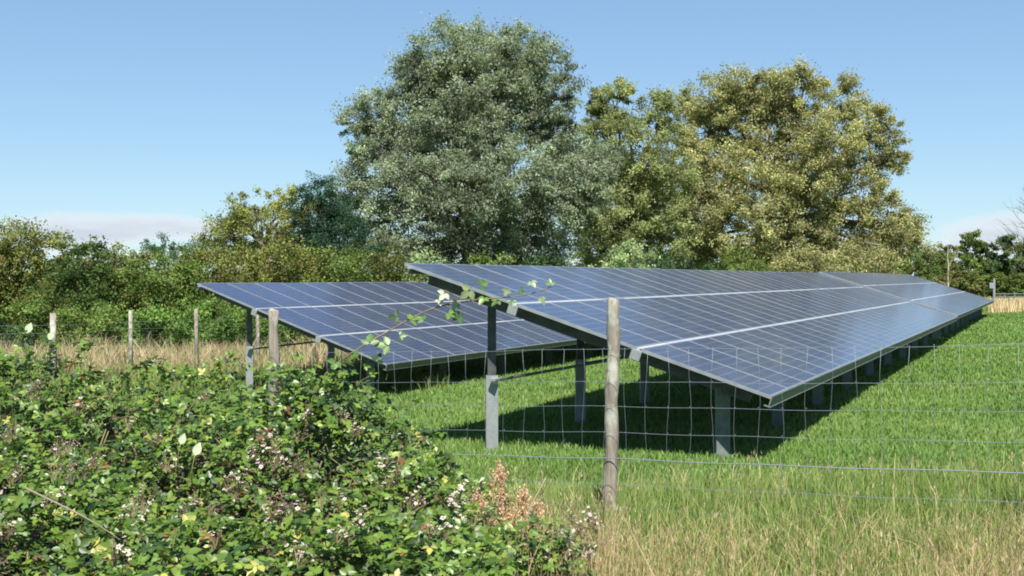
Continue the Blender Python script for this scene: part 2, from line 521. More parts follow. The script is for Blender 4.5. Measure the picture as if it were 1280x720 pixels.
def dry_grass_far():
    parts = []
    n = 42000
    px = rng.uniform(-120, 560, n); d = rng.uniform(29, 38.5, n)
    x = (px - 640)/F*d
    keep = rng.random(n) < np.clip(.32 + .7*nz(x, d, .8, 5) + .25*nz(x, d, 2.9, 1), .05, 1) * sst(28.5, 31.5, d + nz(x, d, 1.1, 6))
    x, d = x[keep], d[keep]; k = len(x)
    h = rng.uniform(.3, .95, k) * np.clip(.75 + .45*nz(x, d, .9, 2) + .15*nz(x, d, 3.1, 2), .25, 1.2)
    parts += stalks(x, d, h, rng.uniform(.010, .020, k), .45, False, [(.36, .28, .185), (.42, .34, .23), (.32, .24, .16), (.24, .25, .12)])
    n = 19000
    px = rng.uniform(-120, 560, n); d = rng.uniform(25, 39, n); x = (px - 640)/F*d
    parts += stalks(x, d, rng.uniform(.15, .55, n)*np.clip(.8 + .4*nz(x, d, 1.3, 8), .3, 1.3), rng.uniform(.014, .026, n), .5, False, [(.10, .17, .04), (.14, .20, .06), (.20, .22, .09)])
    V, fs, cc = merge(parts)
    o = link('dry_grass', mesh_np('dry_grass_far', V, fs, M_STRAW, cc))
    tagset(o, 'band of bleached tall grass before the hedge behind the left array', 'dry grass', kind='stuff')
    n = 9000
    px = rng.uniform(1235, 1460, n); d = rng.uniform(72, 92, n); x = (px - 640)/F*d
    parts = stalks(x, d, rng.uniform(.4, .9, n), rng.uniform(.04, .06, n), .25, False, [(.46, .36, .22), (.54, .43, .28), (.36, .32, .17)])
    V, fs, cc = merge(parts)
    o = link('dry_grass', mesh_np('dry_grass_right', V, fs, M_STRAW, cc))
    tagset(o, 'far strip of bleached grass beyond the end of the long array', 'dry grass', kind='stuff')
dry_grass_far()

# ------------------------------------------------------------------ trees
def foliage(lobes, per_area, nleaf, lsz, lwd, cols, squash=.72, clump=.30, droop=.3, jit=.16, inner=.2, ctint=.27, shape='quad', spiky=0.):
    """lobes: (x,y,z,r). Leaf clumps spread over and inside the lobes."""
    Vs = []; Cs = []
    L = np.array(lobes, float)
    for li, (cx, cy, cz, r) in enumerate(lobes):
        nc = max(5, int(per_area*r*r))
        for k in range(nc):
            d = rng.normal(size=3); d /= np.linalg.norm(d)
            rr = r*(rng.uniform(.78, 1.05) if rng.random() > inner else rng.uniform(.2, .75))
            c = np.array([cx, cy, cz]) + d*rr*np.array([1, 1, .9])
            dd = np.linalg.norm(L[:, :3] - c, axis=1)/L[:, 3]; dd[li] = 9
            if dd.min() < .62 and rng.random() < .8: continue
            rc = clump*1.28*r**.6*rng.uniform(.55, 1.4)
            m = int(nleaf*2.0*rng.uniform(.6, 1.3))
            p = rng.normal(size=(m, 3)); p /= np.linalg.norm(p, axis=1)[:, None]
            p *= (rc*rng.random(m)**.62)[:, None]; p[:, 2] *= squash
            ax = d*.7 + rng.normal(size=3)*.5; ax /= np.linalg.norm(ax)
            p += ax*((p*ax).sum(1)*rng.uniform(.2, .9))[:, None]; p[:, 2] -= .12*(p**2).sum(1)/max(rc, .1)
            p += c
            # some shoots poke outwards
            if spiky > 0:
                sh = rng.random(m) < spiky
                p[sh] += d*(rng.random(sh.sum())*rc*1.1)[:, None]
            nrm = d*.40 + rng.normal(size=(m, 3))*.95 + np.array([0, -.1, .35])
            nrm /= np.linalg.norm(nrm, axis=1)[:, None]
            t = rng.normal(size=(m, 3)) + d*.6; t[:, 2] -= droop
            t -= nrm*(t*nrm).sum(1)[:, None]; t /= np.linalg.norm(t, axis=1)[:, None]
            s = np.cross(nrm, t)
            ls = lsz*.72*rng.uniform(.6, 1.35, (m, 1)); lw = lwd*.78*rng.uniform(.6, 1.3, (m, 1))
            q = np.empty((m, 4, 3))
            q[:, 0] = p - t*ls*.5; q[:, 1] = p + s*lw*.5; q[:, 2] = p + t*ls*.5; q[:, 3] = p - s*lw*.5
            Vs.append(q.reshape(-1, 3))
            tint = 1 + rng.normal(0, ctint)
            cc = pal(m, cols, jit*.6)*max(.5, tint)
            Cs.append(np.repeat(cc, 4, 0))
    V = np.concatenate(Vs); Cc = np.clip(np.concatenate(Cs), .004, .9)
    return V, [np.arange(len(V)).reshape(-1, 4)], Cc

def limb(mb, a, b, r0, r1, sag=.0, wob=.06, n=6, sides=7):
    a = Vector(a); b = Vector(b); L = (b-a).length
    pts = []; rad = []
    for i in range(n+1):
        t = i/n
        p = a.lerp(b, t)
        p += Vector((random.gauss(0, 1), random.gauss(0, 1), random.gauss(0, .5)))*L*wob*math.sin(math.pi*t)*.5
        p.z += math.sin(math.pi*t)*sag*L
        pts.append(p); rad.append(r0 + (r1-r0)*t**.8)
    mb.tube(pts, rad, sides)
    return pts

def tree(name, label, cat, base, lobes, trunk_r, fork, cols, group=None, per_area=9, nleaf=70, lsz=.22, lwd=.075, bark=None, twigs=True, **kw):
    """lobes in world coordinates"""
    root = empty(name, base)
    tagset(root, label, cat, group)
    bx, by, bz = base
    rel = [(x-bx, y-by, z-bz, r) for x, y, z, r in lobes]
    mb = MB()
    top = Vector(fork) - Vector(base)
    pts = limb(mb, (0, 0, -.3), top, trunk_r*1.25, trunk_r*.7, 0, .04, 7, 10)
    tr = mb.build('trunk', bark or M_BARK, root, True)
    bb = MB()
    srt = sorted(rel, key=lambda l: l[2])
    for (x, y, z, r) in srt:
        t = min(1, max(.35, .45 + .5*z/max(.1, srt[-1][2])))
        st = Vector((0, 0, 0)).lerp(top, t)
        e = Vector((x, y, z))
        pp = limb(bb, st, e, trunk_r*.36, trunk_r*.08, .06, .07, 6, 6)
        if twigs:
            for k in range(4):
                d = Vector((random.gauss(0, 1), random.gauss(0, 1), random.gauss(.3, .7))).normalized()
                limb(bb, pp[random.randint(3, 5)], e + d*r*.85, trunk_r*.1, trunk_r*.025, .03, .08, 4, 4)
    bb.build('branch', bark or M_BARK, root, True)
    V, fs, cc = foliage(rel, per_area, nleaf, lsz, lwd, cols, **kw)
    link('crown', mesh_np('crown', V, fs, M_LEAF, cc), root)
    return root

def px_lobes(lst, d, spread=1.0, back=True):
    out = []
    for (x, y, r) in lst:
        R = r/F*d
        off = -.35*R*spread if y > 180 else 0
        dd = d + rng.normal(0, .5)*R*spread + off
        p = W(x, y, dd); out.append((p.x, p.y, p.z, R))
        if back and rng.random() < .5:
            dd = d + R*rng.uniform(1.1, 1.8)*spread
            p = W(x, y + r*.25, dd); out.append((p.x, p.y, p.z, R*.9))
    return out
def gp(px, d):
    x = (px-640)/F*d
    return (x, d, gzf(x, d))

SILVER = [(.145, .168, .118), (.180, .205, .152), (.10, .125, .08), (.22, .24, .185), (.12, .148, .085)]
OLIVE = [(.205, .198, .085), (.25, .232, .115), (.16, .168, .07), (.28, .25, .14), (.13, .145, .06)]
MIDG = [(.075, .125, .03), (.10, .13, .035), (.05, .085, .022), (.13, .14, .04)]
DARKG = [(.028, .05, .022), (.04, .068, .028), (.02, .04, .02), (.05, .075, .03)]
RUSTG = [(.10, .12, .035), (.125, .125, .042), (.075, .10, .028), (.16, .12, .05), (.08,.11,.03)]
BRIGHT = [(.09, .15, .035), (.12, .18, .045), (.07, .12, .03)]
SAGE = [(.20, .25, .13), (.26, .30, .18), (.15, .20, .09)]

def big_trees():
    # the tall silver willow
    L1 = [(556,66,38),(532,92,36),(600,62,36),(645,70,38),(682,88,34),(704,118,26),(575,108,42),(630,112,44),(520,120,26),
          (470,142,34),(446,152,22),(505,152,34),(480,180,34),(455,190,20),(556,160,40),(612,176,40),(662,150,34),(700,160,22),
          (440,232,26),(478,232,40),(530,215,42),(590,228,44),(648,225,42),(700,205,34),(735,195,30),(742,232,30),
          (420,265,26),(460,280,38),(520,275,46),(580,285,46),(640,275,46),(690,262,34),(676,312,34),(560,330,34),(500,322,36),(620,330,36),(725,250,30)]
    d = 62
    tree('willow_tree', 'tallest tree, a silvery grey-green willow with a broad domed crown behind the arrays', 'tree', gp(590, d), px_lobes(L1, d), .55,
         W(590, 210, d), SILVER, group='tall trees behind the solar arrays', per_area=17, nleaf=95, lsz=.24, lwd=.085, droop=.7, clump=.30, spiky=.25, inner=.15)
    # middle tree, part hidden
    L2 = [(765,124,27),(748,150,24),(790,148,26),(826,138,22),(842,160,22),(772,178,34),(812,190,36),(745,215,32),(790,225,36),(838,222,30),(735,262,34),
          (775,270,38),(820,265,36),(750,305,32),(800,305,34),(842,300,30)]
    d = 72
    tree('willow_tree', 'middle tree, lower and yellower, squeezed between the silver willow and the wide olive one', 'tree', gp(790, d), px_lobes(L2, d), .4,
         W(790, 240, d), [(.19,.20,.085),(.15,.175,.075),(.12,.15,.06),(.22,.215,.11)], group='tall trees behind the solar arrays', per_area=13, nleaf=90, lsz=.26, lwd=.095, droop=.6, spiky=.25, clump=.30, inner=.15)
    L3 = [(858,134,20),(886,118,30),(922,112,28),(962,120,34),(1004,112,32),(1044,124,30),(1078,146,28),(1106,170,24),(1120,200,16),(880,156,32),(925,160,40),(980,168,42),
          (1036,172,40),(1082,196,32),(862,200,30),(900,214,40),(955,226,44),(1015,230,42),(1068,240,34),(838,255,30),(876,264,38),(930,284,42),(992,290,44),(1050,290,42),
          (1100,262,32),(1128,288,28),(1140,316,22),(1100,318,32),(868,306,34),(960,322,36),(1030,325,34),(912,322,30)]
    d = 80
    tree('willow_tree', 'wide rounded tree with olive yellow foliage at the right of the tall group', 'tree', gp(985, d), px_lobes(L3, d), .6,
         W(985, 220, d), OLIVE, group='tall trees behind the solar arrays', per_area=12, nleaf=95, lsz=.28, lwd=.105, droop=.6, spiky=.25, clump=.30, inner=.15)
    # pale olive tree and dark tree left of the willow
    L = [(322,258,22),(296,272,22),(348,256,20),(368,250,18),(314,284,28),(345,280,26),(276,292,22),(372,276,24),(262,306,20),(300,304,28),(340,306,28),(372,302,24)]
    tree('willow_tree', 'small pale olive tree rising above the hedge left of the dark tree', 'tree', gp(325, 58), px_lobes(L, 58), .25, W(330, 300, 58),
         [(.17,.18,.05),(.13,.15,.045),(.21,.20,.075)], per_area=14, nleaf=70, lsz=.2, lwd=.08, spiky=.3)
    L = [(396,240,20),(416,246,26),(384,262,24),(405,275,30),(432,280,30),(388,296,28),(420,306,30),(446,312,28),(378,318,24),(462,326,24)]
    tree('yew_tree', 'dark green tree tucked against the left side of the silver willow', 'tree', gp(408, 56), px_lobes(L, 56), .22, W(405, 280, 56),
         [(.022,.05,.028),(.035,.07,.04),(.018,.04,.025)], per_area=18, nleaf=80, lsz=.14, lwd=.07)
    # conifer-like tops above the hedge
    L = [(205,305,14),(188,312,12),(222,312,12),(205,322,18)]
    tree('hedge_tree', 'small blue-green tree with a ragged top poking above the hedge', 'tree', gp(205, 60), px_lobes(L, 60), .1, W(205, 320, 60), [(.03,.07,.035),(.05,.09,.045)],
         per_area=26, nleaf=60, lsz=.14, lwd=.07, spiky=.4)
    L = [(254,308,12),(245,318,14),(262,320,14)]
    tree('hedge_tree', 'narrow dark green tree top in the hedge beside the small olive tree', 'tree', gp(253, 60), px_lobes(L, 60), .1, W(253, 320, 60), [(.035,.075,.03),(.05,.09,.035)],
         per_area=26, nleaf=60, lsz=.14, lwd=.07, spiky=.4)
big_trees()

def bush(name, label, px, top, halfw, d, cols, group, lsz=.12, lwd=.085, nleaf=60, per_area=16, **kw):
    """a shrub seen at column px, its top at row top, halfw px wide to each side, reaching the ground"""
    b = gp(px, d)
    s = d/F
    ztop = CZ - (top - HOR)*s
    H = ztop - b[2]; hw = halfw*s
    lobes = []
    nl = 12 + int(H*hw/1.3)
    for k in range(nl):
        t = rng.random()
        zc = b[2] + H*(.16 + .68*rng.random())
        wx = hw*(1 - .30*((zc - b[2])/H)**2)
        r = min(H*.30, hw*.5)*rng.uniform(.75, 1.15)
        xx = b[0] + rng.uniform(-1, 1)*max(.1, wx - r*.5)
        zc = min(zc, ztop - r*(.85 + .4*abs(xx - b[0])/hw*H/ H))
        lobes.append((xx, d + rng.uniform(-.5, .6)*hw*.8, zc, r))
    r = min(H*.3, hw*.5)
    for q in range(3):
        lobes.append((b[0] + (q-1)*.45*hw, d + rng.uniform(-.2, .2)*hw, ztop - r*(1.0 + .15*abs(q-1)), r))
    root = empty(name, b)
    tagset(root, label, 'shrub' if 'tree' not in name else 'tree', group)
    rel = [(x-b[0], y-b[1], z-b[2], r) for x, y, z, r in lobes]
    mb = MB()
    for k in range(5):
        l = rel[k]
        limb(mb, (random.gauss(0, .15), random.gauss(0, .15), -.1), (l[0], l[1], l[2]), .06, .015, .03, .06, 5, 5)
    mb.build('stem', M_BARK, root, True)
    V, fs, cc = foliage(rel, per_area, nleaf, lsz, lwd, cols, clump=.34, **kw)
    link('foliage', mesh_np('foliage', V, fs, M_LEAF, cc), root)
    return root

def hedges():
    G = 'shrubs of the overgrown hedge behind the left array'
    B = [ (-70, 284, 75, 47, RUSTG, 'hedge shrub with brownish leaves cut off by the left edge of the photo'),
          (18, 276, 52, 48, [(.12,.13,.04),(.15,.15,.05),(.09,.11,.03)], 'tall olive hedge shrub with a feathery crest nearest the left edge'),
          (62, 290, 34, 50, [(.16,.17,.08),(.12,.14,.05)], 'pale grey-green hedge shrub peeping over between two darker ones'),
          (96, 300, 46, 45, [(.05,.08,.022),(.07,.10,.03),(.035,.06,.02)], 'rounded dark green hedge shrub right of the feathery olive one'),
          (150, 306, 42, 47, RUSTG, 'rust-tinted hedge shrub right of the rounded dark green one'),
          (200, 316, 46, 45, MIDG, 'mid green hedge shrub below the small blue-green tree'),
          (262, 312, 52, 47, RUSTG, 'broad reddish green hedge shrub in front of the small pale olive tree'),
          (335, 306, 58, 45, [(.10,.12,.03),(.13,.13,.04),(.07,.10,.025),(.16,.12,.045)], 'yellow-brown hawthorn shrub above the near corner of the left array'),
          (418, 308, 50, 47, MIDG, 'green hedge shrub below the dark yew-like tree'),
          (478, 312, 44, 50, [(.09,.10,.03),(.06,.08,.02),(.12,.11,.04)], 'dull brown-green shrub at the foot of the silver willow') ]
    for i, (p, t, hw, d, cols, lab) in enumerate(B):
        bush('hedge_shrub', lab, p, t, hw, d, cols, G, lsz=.15, lwd=.10, per_area=15, nleaf=62, spiky=.25)
    # brighter low growth in front of the hedge
    G2 = 'low bright green growth along the foot of the hedge'
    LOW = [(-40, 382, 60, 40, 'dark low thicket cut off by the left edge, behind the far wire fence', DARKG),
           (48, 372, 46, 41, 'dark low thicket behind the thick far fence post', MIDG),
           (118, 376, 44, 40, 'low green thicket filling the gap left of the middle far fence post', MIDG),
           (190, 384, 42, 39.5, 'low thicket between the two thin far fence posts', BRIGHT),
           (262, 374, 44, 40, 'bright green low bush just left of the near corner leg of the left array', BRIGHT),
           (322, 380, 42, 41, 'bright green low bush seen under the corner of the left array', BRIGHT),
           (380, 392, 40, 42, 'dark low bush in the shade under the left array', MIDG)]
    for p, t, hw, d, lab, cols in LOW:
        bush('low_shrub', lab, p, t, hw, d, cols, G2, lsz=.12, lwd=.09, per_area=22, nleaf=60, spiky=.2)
    # understorey below the tall trees
    G3 = 'bushes at the foot of the tall trees'
    U = [(540, 312, 40, 57, SAGE, 'pale sage bush under the silver willow above the top corner of the long array'),
         (610, 318, 40, 58, MIDG, 'green bush under the middle of the silver willow'),
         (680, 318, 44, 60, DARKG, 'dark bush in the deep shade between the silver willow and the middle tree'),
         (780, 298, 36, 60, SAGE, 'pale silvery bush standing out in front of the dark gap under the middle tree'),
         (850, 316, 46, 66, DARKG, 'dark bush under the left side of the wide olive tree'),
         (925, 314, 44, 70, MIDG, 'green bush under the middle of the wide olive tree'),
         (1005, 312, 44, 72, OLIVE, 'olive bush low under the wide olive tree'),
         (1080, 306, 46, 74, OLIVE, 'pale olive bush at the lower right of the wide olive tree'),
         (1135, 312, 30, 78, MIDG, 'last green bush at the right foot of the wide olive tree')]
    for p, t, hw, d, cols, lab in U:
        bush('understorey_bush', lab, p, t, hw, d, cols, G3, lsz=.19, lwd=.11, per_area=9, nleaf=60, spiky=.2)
    # far right distance
    G4 = 'distant trees beyond the far end of the long array'
    R = [(1168, 316, 18, 105, MIDG, 'distant rounded green tree touching the olive tree, far right'),
         (1188, 304, 17, 112, RUSTG, 'distant olive tree behind the bare pale trunk'),
         (1216, 291, 15, 108, MIDG, 'distant dark pointed tree, tallest of the far right row'),
         (1234, 302, 13, 112, DARKG, 'distant dark tree between the two pointed ones'),
         (1256, 294, 13, 110, [(.05,.085,.03),(.07,.10,.035)], 'distant dark pointed tree beside the right edge'),
         (1280, 300, 16, 110, MIDG, 'distant dark tree cut by the right edge'),
         (1310, 300, 20, 110, DARKG, 'distant dark tree just outside the right edge')]
    for p, t, hw, d, cols, lab in R:
        bush('distant_tree', lab, p, t, hw, d, cols, G4, lsz=.24, lwd=.17, per_area=11, nleaf=70, spiky=.4)
    R2 = [(1175, 340, 24, 98, [(.11,.10,.035),(.14,.11,.04),(.08,.09,.03)], 'low brown-green scrub below the distant rounded green tree'),
          (1208, 338, 24, 97, RUSTG, 'low rusty scrub left of the far gate post'),
          (1245, 342, 24, 98, MIDG, 'low dark scrub behind the far gate post'),
          (1280, 340, 24, 97, MIDG, 'low dark scrub behind the far rail fence at the right edge')]
    for p, t, hw, d, cols, lab in R2:
        bush('distant_scrub', lab, p, t, hw, d, cols, 'low scrub under the distant trees', lsz=.22, lwd=.16, per_area=8, nleaf=60)
hedges()

def far_wood():
    """continuous far treeline closing the horizon, only glimpsed through gaps"""
    lobes = []
    for k in range(150):
        x = -110 + 250*(k + rng.random())/150
        d = 150 + rng.uniform(-8, 8)
        g = gzf(x, d)
        r = rng.uniform(2.2, 3.4)
        lobes.append((x, d, g + rng.uniform(.8, 2.6), r))
    V, fs, cc = foliage(lobes, 1.6, 60, .55, .4, [(.05,.08,.03),(.07,.095,.035),(.04,.06,.028)], clump=.55)
    o = link('far_wood', mesh_np('far_wood', V, fs, M_LEAF, cc))
    tagset(o, 'far low wood closing the horizon behind everything', 'wood', kind='stuff')
far_wood()

def bare_tree(px, d, top, label, r0=.12, lean=0., n=26, bark=None, name='bare_tree'):
    b = gp(px, d); root = empty(name, b); tagset(root, label, 'tree')
    H = (CZ - (top - HOR)*d/F) - b[2]
    mb = MB(); pts = limb(mb, (0, 0, -.2), (lean*H, 0, H), r0, r0*.18, 0, .03, 8, 7)
    mb.build('trunk', bark or M_BARK, root, True)
    bb = MB()
    for k in range(n):
        t = .25 + .7*k/n
        p = Vector((0, 0, 0)).lerp(Vector((lean*H, 0, H)), t)
        a = random.uniform(0, 2*math.pi); L = H*.34*(1.15 - t)*random.uniform(.6, 1.2)
        e = p + Vector((math.cos(a)*L, math.sin(a)*L, L*random.uniform(.5, 1.1)))
        q = limb(bb, p, e, r0*.22, r0*.05, 0, .08, 5, 4)
        for j in range(4):
            e2 = q[random.randint(2, 5)] + Vector((random.gauss(0, .3), random.gauss(0, .3), random.uniform(.1, .5)))*L*.7
            limb(bb, q[random.randint(2, 4)], e2, r0*.07, r0*.025, 0, .06, 3, 3)
    bb.build('branch', bark or M_BARK, root, True)
n_ = N('pale_bark'); n_.bsdf(n_.ramp(n_.noise(6, 4, .6, n_.coord('Object', (1, 1, .2))), [(.3, (.30, .26, .20)), (.7, (.46, .41, .33))]), .85, 0, .2); M_PALE = n_.m
bare_tree(1288, 62, 232, 'leafless twiggy tree reaching in from the right edge', .11, -.02, 34)
bare_tree(1184.5, 92, 300, 'slim pale bare trunk standing before the distant trees', .09, 0, 10, M_PALE, 'dead_tree')

# ------------------------------------------------------------------ solar arrays
YAW = .42334
PITCHU, PITCHV = 1.0103, 1.67
def c_profile(w, dpt, t, lip=.015):
    """open channel, web along x on the y=0 side, flanges to +y"""
    w2 = w/2
    return [(-w2, 0), (w2, 0), (w2, dpt), (w2-lip, dpt), (w2-lip, dpt-t), (w2-t, dpt-t), (w2-t, t), (-w2+t, t), (-w2+t, dpt-t), (-w2+lip, dpt-t), (-w2+lip, dpt), (-w2, dpt)]

def panel_meshes():
    mb = MB()   # glass sheet
    mb.box(PF, PWID-PF, PF, PHT-PF, -.012, -.003)
    g = mb.mesh('solar_panel', M_CELL)
    fb = MB()
    h = -.040
    fb.box(0, PF, 0, PHT, h, 0); fb.box(PWID-PF, PWID, 0, PHT, h, 0)
    fb.box(PF, PWID-PF, 0, PF, h, 0); fb.box(PF, PWID-PF, PHT-PF, PHT, h, 0)
    fb.box(PF, PWID-PF, PF, PHT-PF, h+.004, h+.006)      # backsheet seen from below, coloured dark to deepen the shade underneath
    fb.m[-6:] = [1]*6
    f = fb.mesh('frame', [M_FRAME, M_DARK])
    return g, f
G_PANEL, G_FRAME = panel_meshes()

def array_table(P0, ucount, tilt, label, group, yaw=YAW, ustart=0., frames_from=.47, lift=0., near_end=True):
    """P0: lower near corner of the glass (camera at origin frame), rows run away along local x, glass rises along local y"""
    R = Vector((math.sin(yaw), math.cos(yaw), 0))
    x0 = P0[0] + R.x*ustart; y0 = P0[1] + R.y*ustart
    zg = gzf(x0, y0)
    root = empty('solar_array', (x0, y0, zg), math.pi/2 - yaw)
    tagset(root, label, 'solar array', group)
    H = CZ + P0[2] - zg + lift                         # height of lower edge above the base
    T = Matrix.Translation((0, 0, H)) @ Matrix.Rotation(tilt, 4, 'X')
    Vh = Vector((-math.cos(yaw), math.sin(yaw), 0))
    def ground(lx, ly):
        p = Vector((x0, y0, 0)) + R*lx + Vh*ly
        return gzf(p.x, p.y) - zg
    length = ucount*PITCHU - (PITCHU-PWID)
    # panels: three rows
    for v in range(3):
        for u in range(ucount):
            g = link('solar_panel', G_PANEL, root)
            dz = rng.normal(0, .0008)
            g.matrix_local = T @ Matrix.Translation((u*PITCHU, v*PITCHV + rng.normal(0, .0012), dz)) @ Matrix.Rotation(rng.normal(0, .0012), 4, 'X') @ Matrix.Rotation(rng.normal(0, .0012), 4, 'Y')
            f = link('frame', G_FRAME, g)
    ct, st = math.cos(tilt), math.sin(tilt)
    def under(vm, off):      # local point on the plane, vm metres up-slope, off below
        return Vector((0, vm*ct + off*st, H + vm*st - off*ct))
    # strips covering the joints between the rows
    for v in (1, 2):
        mb = MB(); y1 = v*PITCHV - .0435; mb.box(-.01, length+.01, y1, y1+.039, -.030, -.004, T)
        mb.build('joint_strip', M_ALU, root)
    # purlins below the joints, their galvanised ends stick out past the first panel
    for vm, hh, w in ((1*PITCHV-.024, .072, .06), (2*PITCHV-.024, .072, .06), (3*PITCHV-.14, .07, .05)):
        mb = MB()
        mb.box(-.07, length+.07, vm-w/2, vm+w/2, -.043-.004, -.043, T)
        mb.box(-.07, length+.07, vm-w/2, vm-w/2+.004, -.043-hh, -.047, T)
        mb.box(-.07, length+.07, vm-w/2+.004, vm+w/2, -.043-hh, -.043-hh+.004, T)
        mb.build('purlin', M_GALV, root)
    if near_end:
        for vm in (1*PITCHV-.024, 2*PITCHV-.024):
            mb = MB(); mb.box(-.085, -.071, vm-.075, vm+.055, -.145, -.02, T)
            mb.build('end_plate', M_GALV, root, bevel=.004)
    if not near_end:       # bright cover over the joint with the table before
        mb = MB(); mb.box(-.105, -.045, 0, 3*PITCHV-.05, -.040, .004, T)
        mb.build('cover_strip', M_GALV, root)
    # deep channel along the lower edge
    mb = MB()
    mb.box(-.01, length+.01, -.016, -.002, -.135, -.006, T)
    mb.box(-.01, length+.01, -.026, -.016, -.139, -.130, T)
    mb.box(-.01, length+.01, -.002, .05, -.135, -.129, T)
    mb.build('edge_channel', M_DULL_SHADED, root)
    # cable clips hanging below the edge
    for k in range(int(length/3.2)):
        mb = MB(); xx = .95 + k*3.2
        pts = [T @ Vector((xx, .10, -.11)), T @ Vector((xx+.02, .09, -.17)), T @ Vector((xx-.03, .05, -.22))]
        mb.tube(pts, .008, 6); mb.build('cable', M_DARK, root)
    k = 0; lx = frames_from
    while lx < length - .2:
        # rafter
        mb = MB(); M = T @ Matrix.Translation((lx, 0, -.190))
        mb.box(-.03, .03, .30, 4.80, 0, .07, M); mb.box(-.012, .012, .30, 4.80, -.05, 0, M)
        mb.build('rafter', M_DARK, root)
        for vm, is_back in ((.62, False), (3.82, True)):
            pt = under(vm, .19); gy = ground(lx, pt.y)
            if is_back:
                hp = .98
                mb = MB(); mb.prism(c_profile(.155, .075, .006), Matrix.Translation((lx+.02, pt.y+.02, gy-.4)) @ Matrix.Rotation(math.radians(-62), 4, 'Z'), hp+.4)
                mb.build('pile', M_GALV, root)
                mb = MB(); mb.prism(c_profile(.110, .060, .006), Matrix.Translation((lx+.035, pt.y+.03, gy+hp-.30)) @ Matrix.Rotation(math.radians(-62), 4, 'Z'), pt.z - gy - hp + .33)
                mb.build('leg', M_DARK, root)
                mb = MB(); mb.box(-.09, .11, -.075, .02, hp-.065, hp-.035, Matrix.Translation((lx, pt.y, gy)))
                mb.build('bracket', M_GALV, root)
                # brace from the pile head down-slope to the rafter
                e = under(1.85, .21)
                mb = MB(); mb.tube([(lx+.06, pt.y-.04, gy+hp-.06), (lx+.05, e.y, e.z)], .019, 6)
                mb.build('brace', M_DARK, root)
            else:
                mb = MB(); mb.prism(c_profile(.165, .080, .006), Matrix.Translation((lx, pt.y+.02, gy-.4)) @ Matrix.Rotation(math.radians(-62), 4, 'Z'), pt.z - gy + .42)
                mb.build('pile', M_DULL_SHADED, root)  # shade under the table is put into the front piles' darker colour
        lx += 3.2
    return root
G = 'solar arrays standing in the meadow'
array_table((2.9274, 13.3996, -1.3254), 30, .3126, 'long front array of blue solar panels, nearest table, on tall steel legs', G)
array_table((2.9274, 13.3996, -1.3254), 30, .3126, 'far half of the front array, beyond the white joint line', G, ustart=30.52, frames_from=.7, lift=.045, near_end=False)
array_table((-2.486, 23.631, -1.702), 30, .328, 'smaller-looking left array of solar panels, further back behind the front one', G)

# ------------------------------------------------------------------ near fence
FA = Vector((.67, 8.0, 0)); FD = Vector((-2.53, 1.27, 0)); FS = -.105    # drop per post towards the left
def fence_near():
    root = empty('wire_fence', (FA.x, FA.y, gzf(FA.x, FA.y)))
    tagset(root, 'near stock fence of rough wooden posts and square wire mesh in front of the arrays', 'fence')
    off = -root.location
    def P(t, z): return FA + FD*t + Vector((0, 0, CZ + z + FS*t)) + off
    for t, r, lx, top in ((-2, .047, .01, -.15), (-1, .046, -.02, -.15), (0, .046, .016, -.147), (1, .041, .004, -.150)):
        mb = MB(); n = 16
        zt = top; zb = -1.95
        pts = []; rad = []
        for i in range(n+1):
            s = i/n; z = zb + (zt-zb)*s
            p = P(t, z) + Vector((lx*(s-.5)*2 + .006*math.sin(i*1.1+t), .006*math.cos(i*.9), 0))
            p.z = P(t, z).z
            pts.append(p); rad.append(r*(1.08 - .14*s)*(1 + .09*math.sin(i*2.3 + t*2) + .06*math.sin(i*4.1)))
        pts.append(pts[-1] + Vector((0.004, 0, .012))); rad.append(r*.72)
        mb.tube(pts, rad, 12)
        o = mb.build('fence_post', M_POST, root, True)
        if t == 0: o['label'] = 'knotty grey fence post in the middle of the photo'
        if t == 1: o['label'] = 'fence post rising from the brambles at the left array'
    fb = -.055    # wires run on the camera side of the posts
    def sag(t, z):
        f = t - math.floor(t); return z - .010*math.sin(math.pi*f)
    o3 = Vector((-.02, -.055, 0))
    zs = [-.470, -.690, -.855, -1.030, -1.205, -1.375, -1.53]
    for j, z in enumerate(zs):
        mb = MB(); pts = []
        for i in range(61):
            t = -2 + 3*i/60
            pts.append(P(t, sag(t, z) + .003*math.sin(i*.9 + j)) + o3)
        thick = (j == 4)
        mb.tube(pts, .0034 if thick else .0014, 5)
        o = mb.build('line_wire', M_WIRE, root, True)
    mb = MB(); k = -2.0; L = FD.length
    step = .150/L; i = 0
    while k < 1.0:
        pts = [P(k + .004*math.sin(i*1.7 + q*1.3), zs[0] + (zs[-1]-zs[0])*q/6) + o3 + Vector((0, -.003, 0)) for q in range(7)]
        mb.tube(pts, .0011, 4)
        for z in zs:
            c = P(k, z) + o3; X = .0042
            mb.add([c+Vector(v)*X for v in ((1,0,0),(-1,0,0),(0,1,0),(0,-1,0),(0,0,1),(0,0,-1))], [(0,2,4),(2,1,4),(1,3,4),(3,0,4),(2,0,5),(1,2,5),(3,1,5),(0,3,5)])
        k += step; i += 1
    mb.build('stay_wire', M_WIRE, root, True)
fence_near()

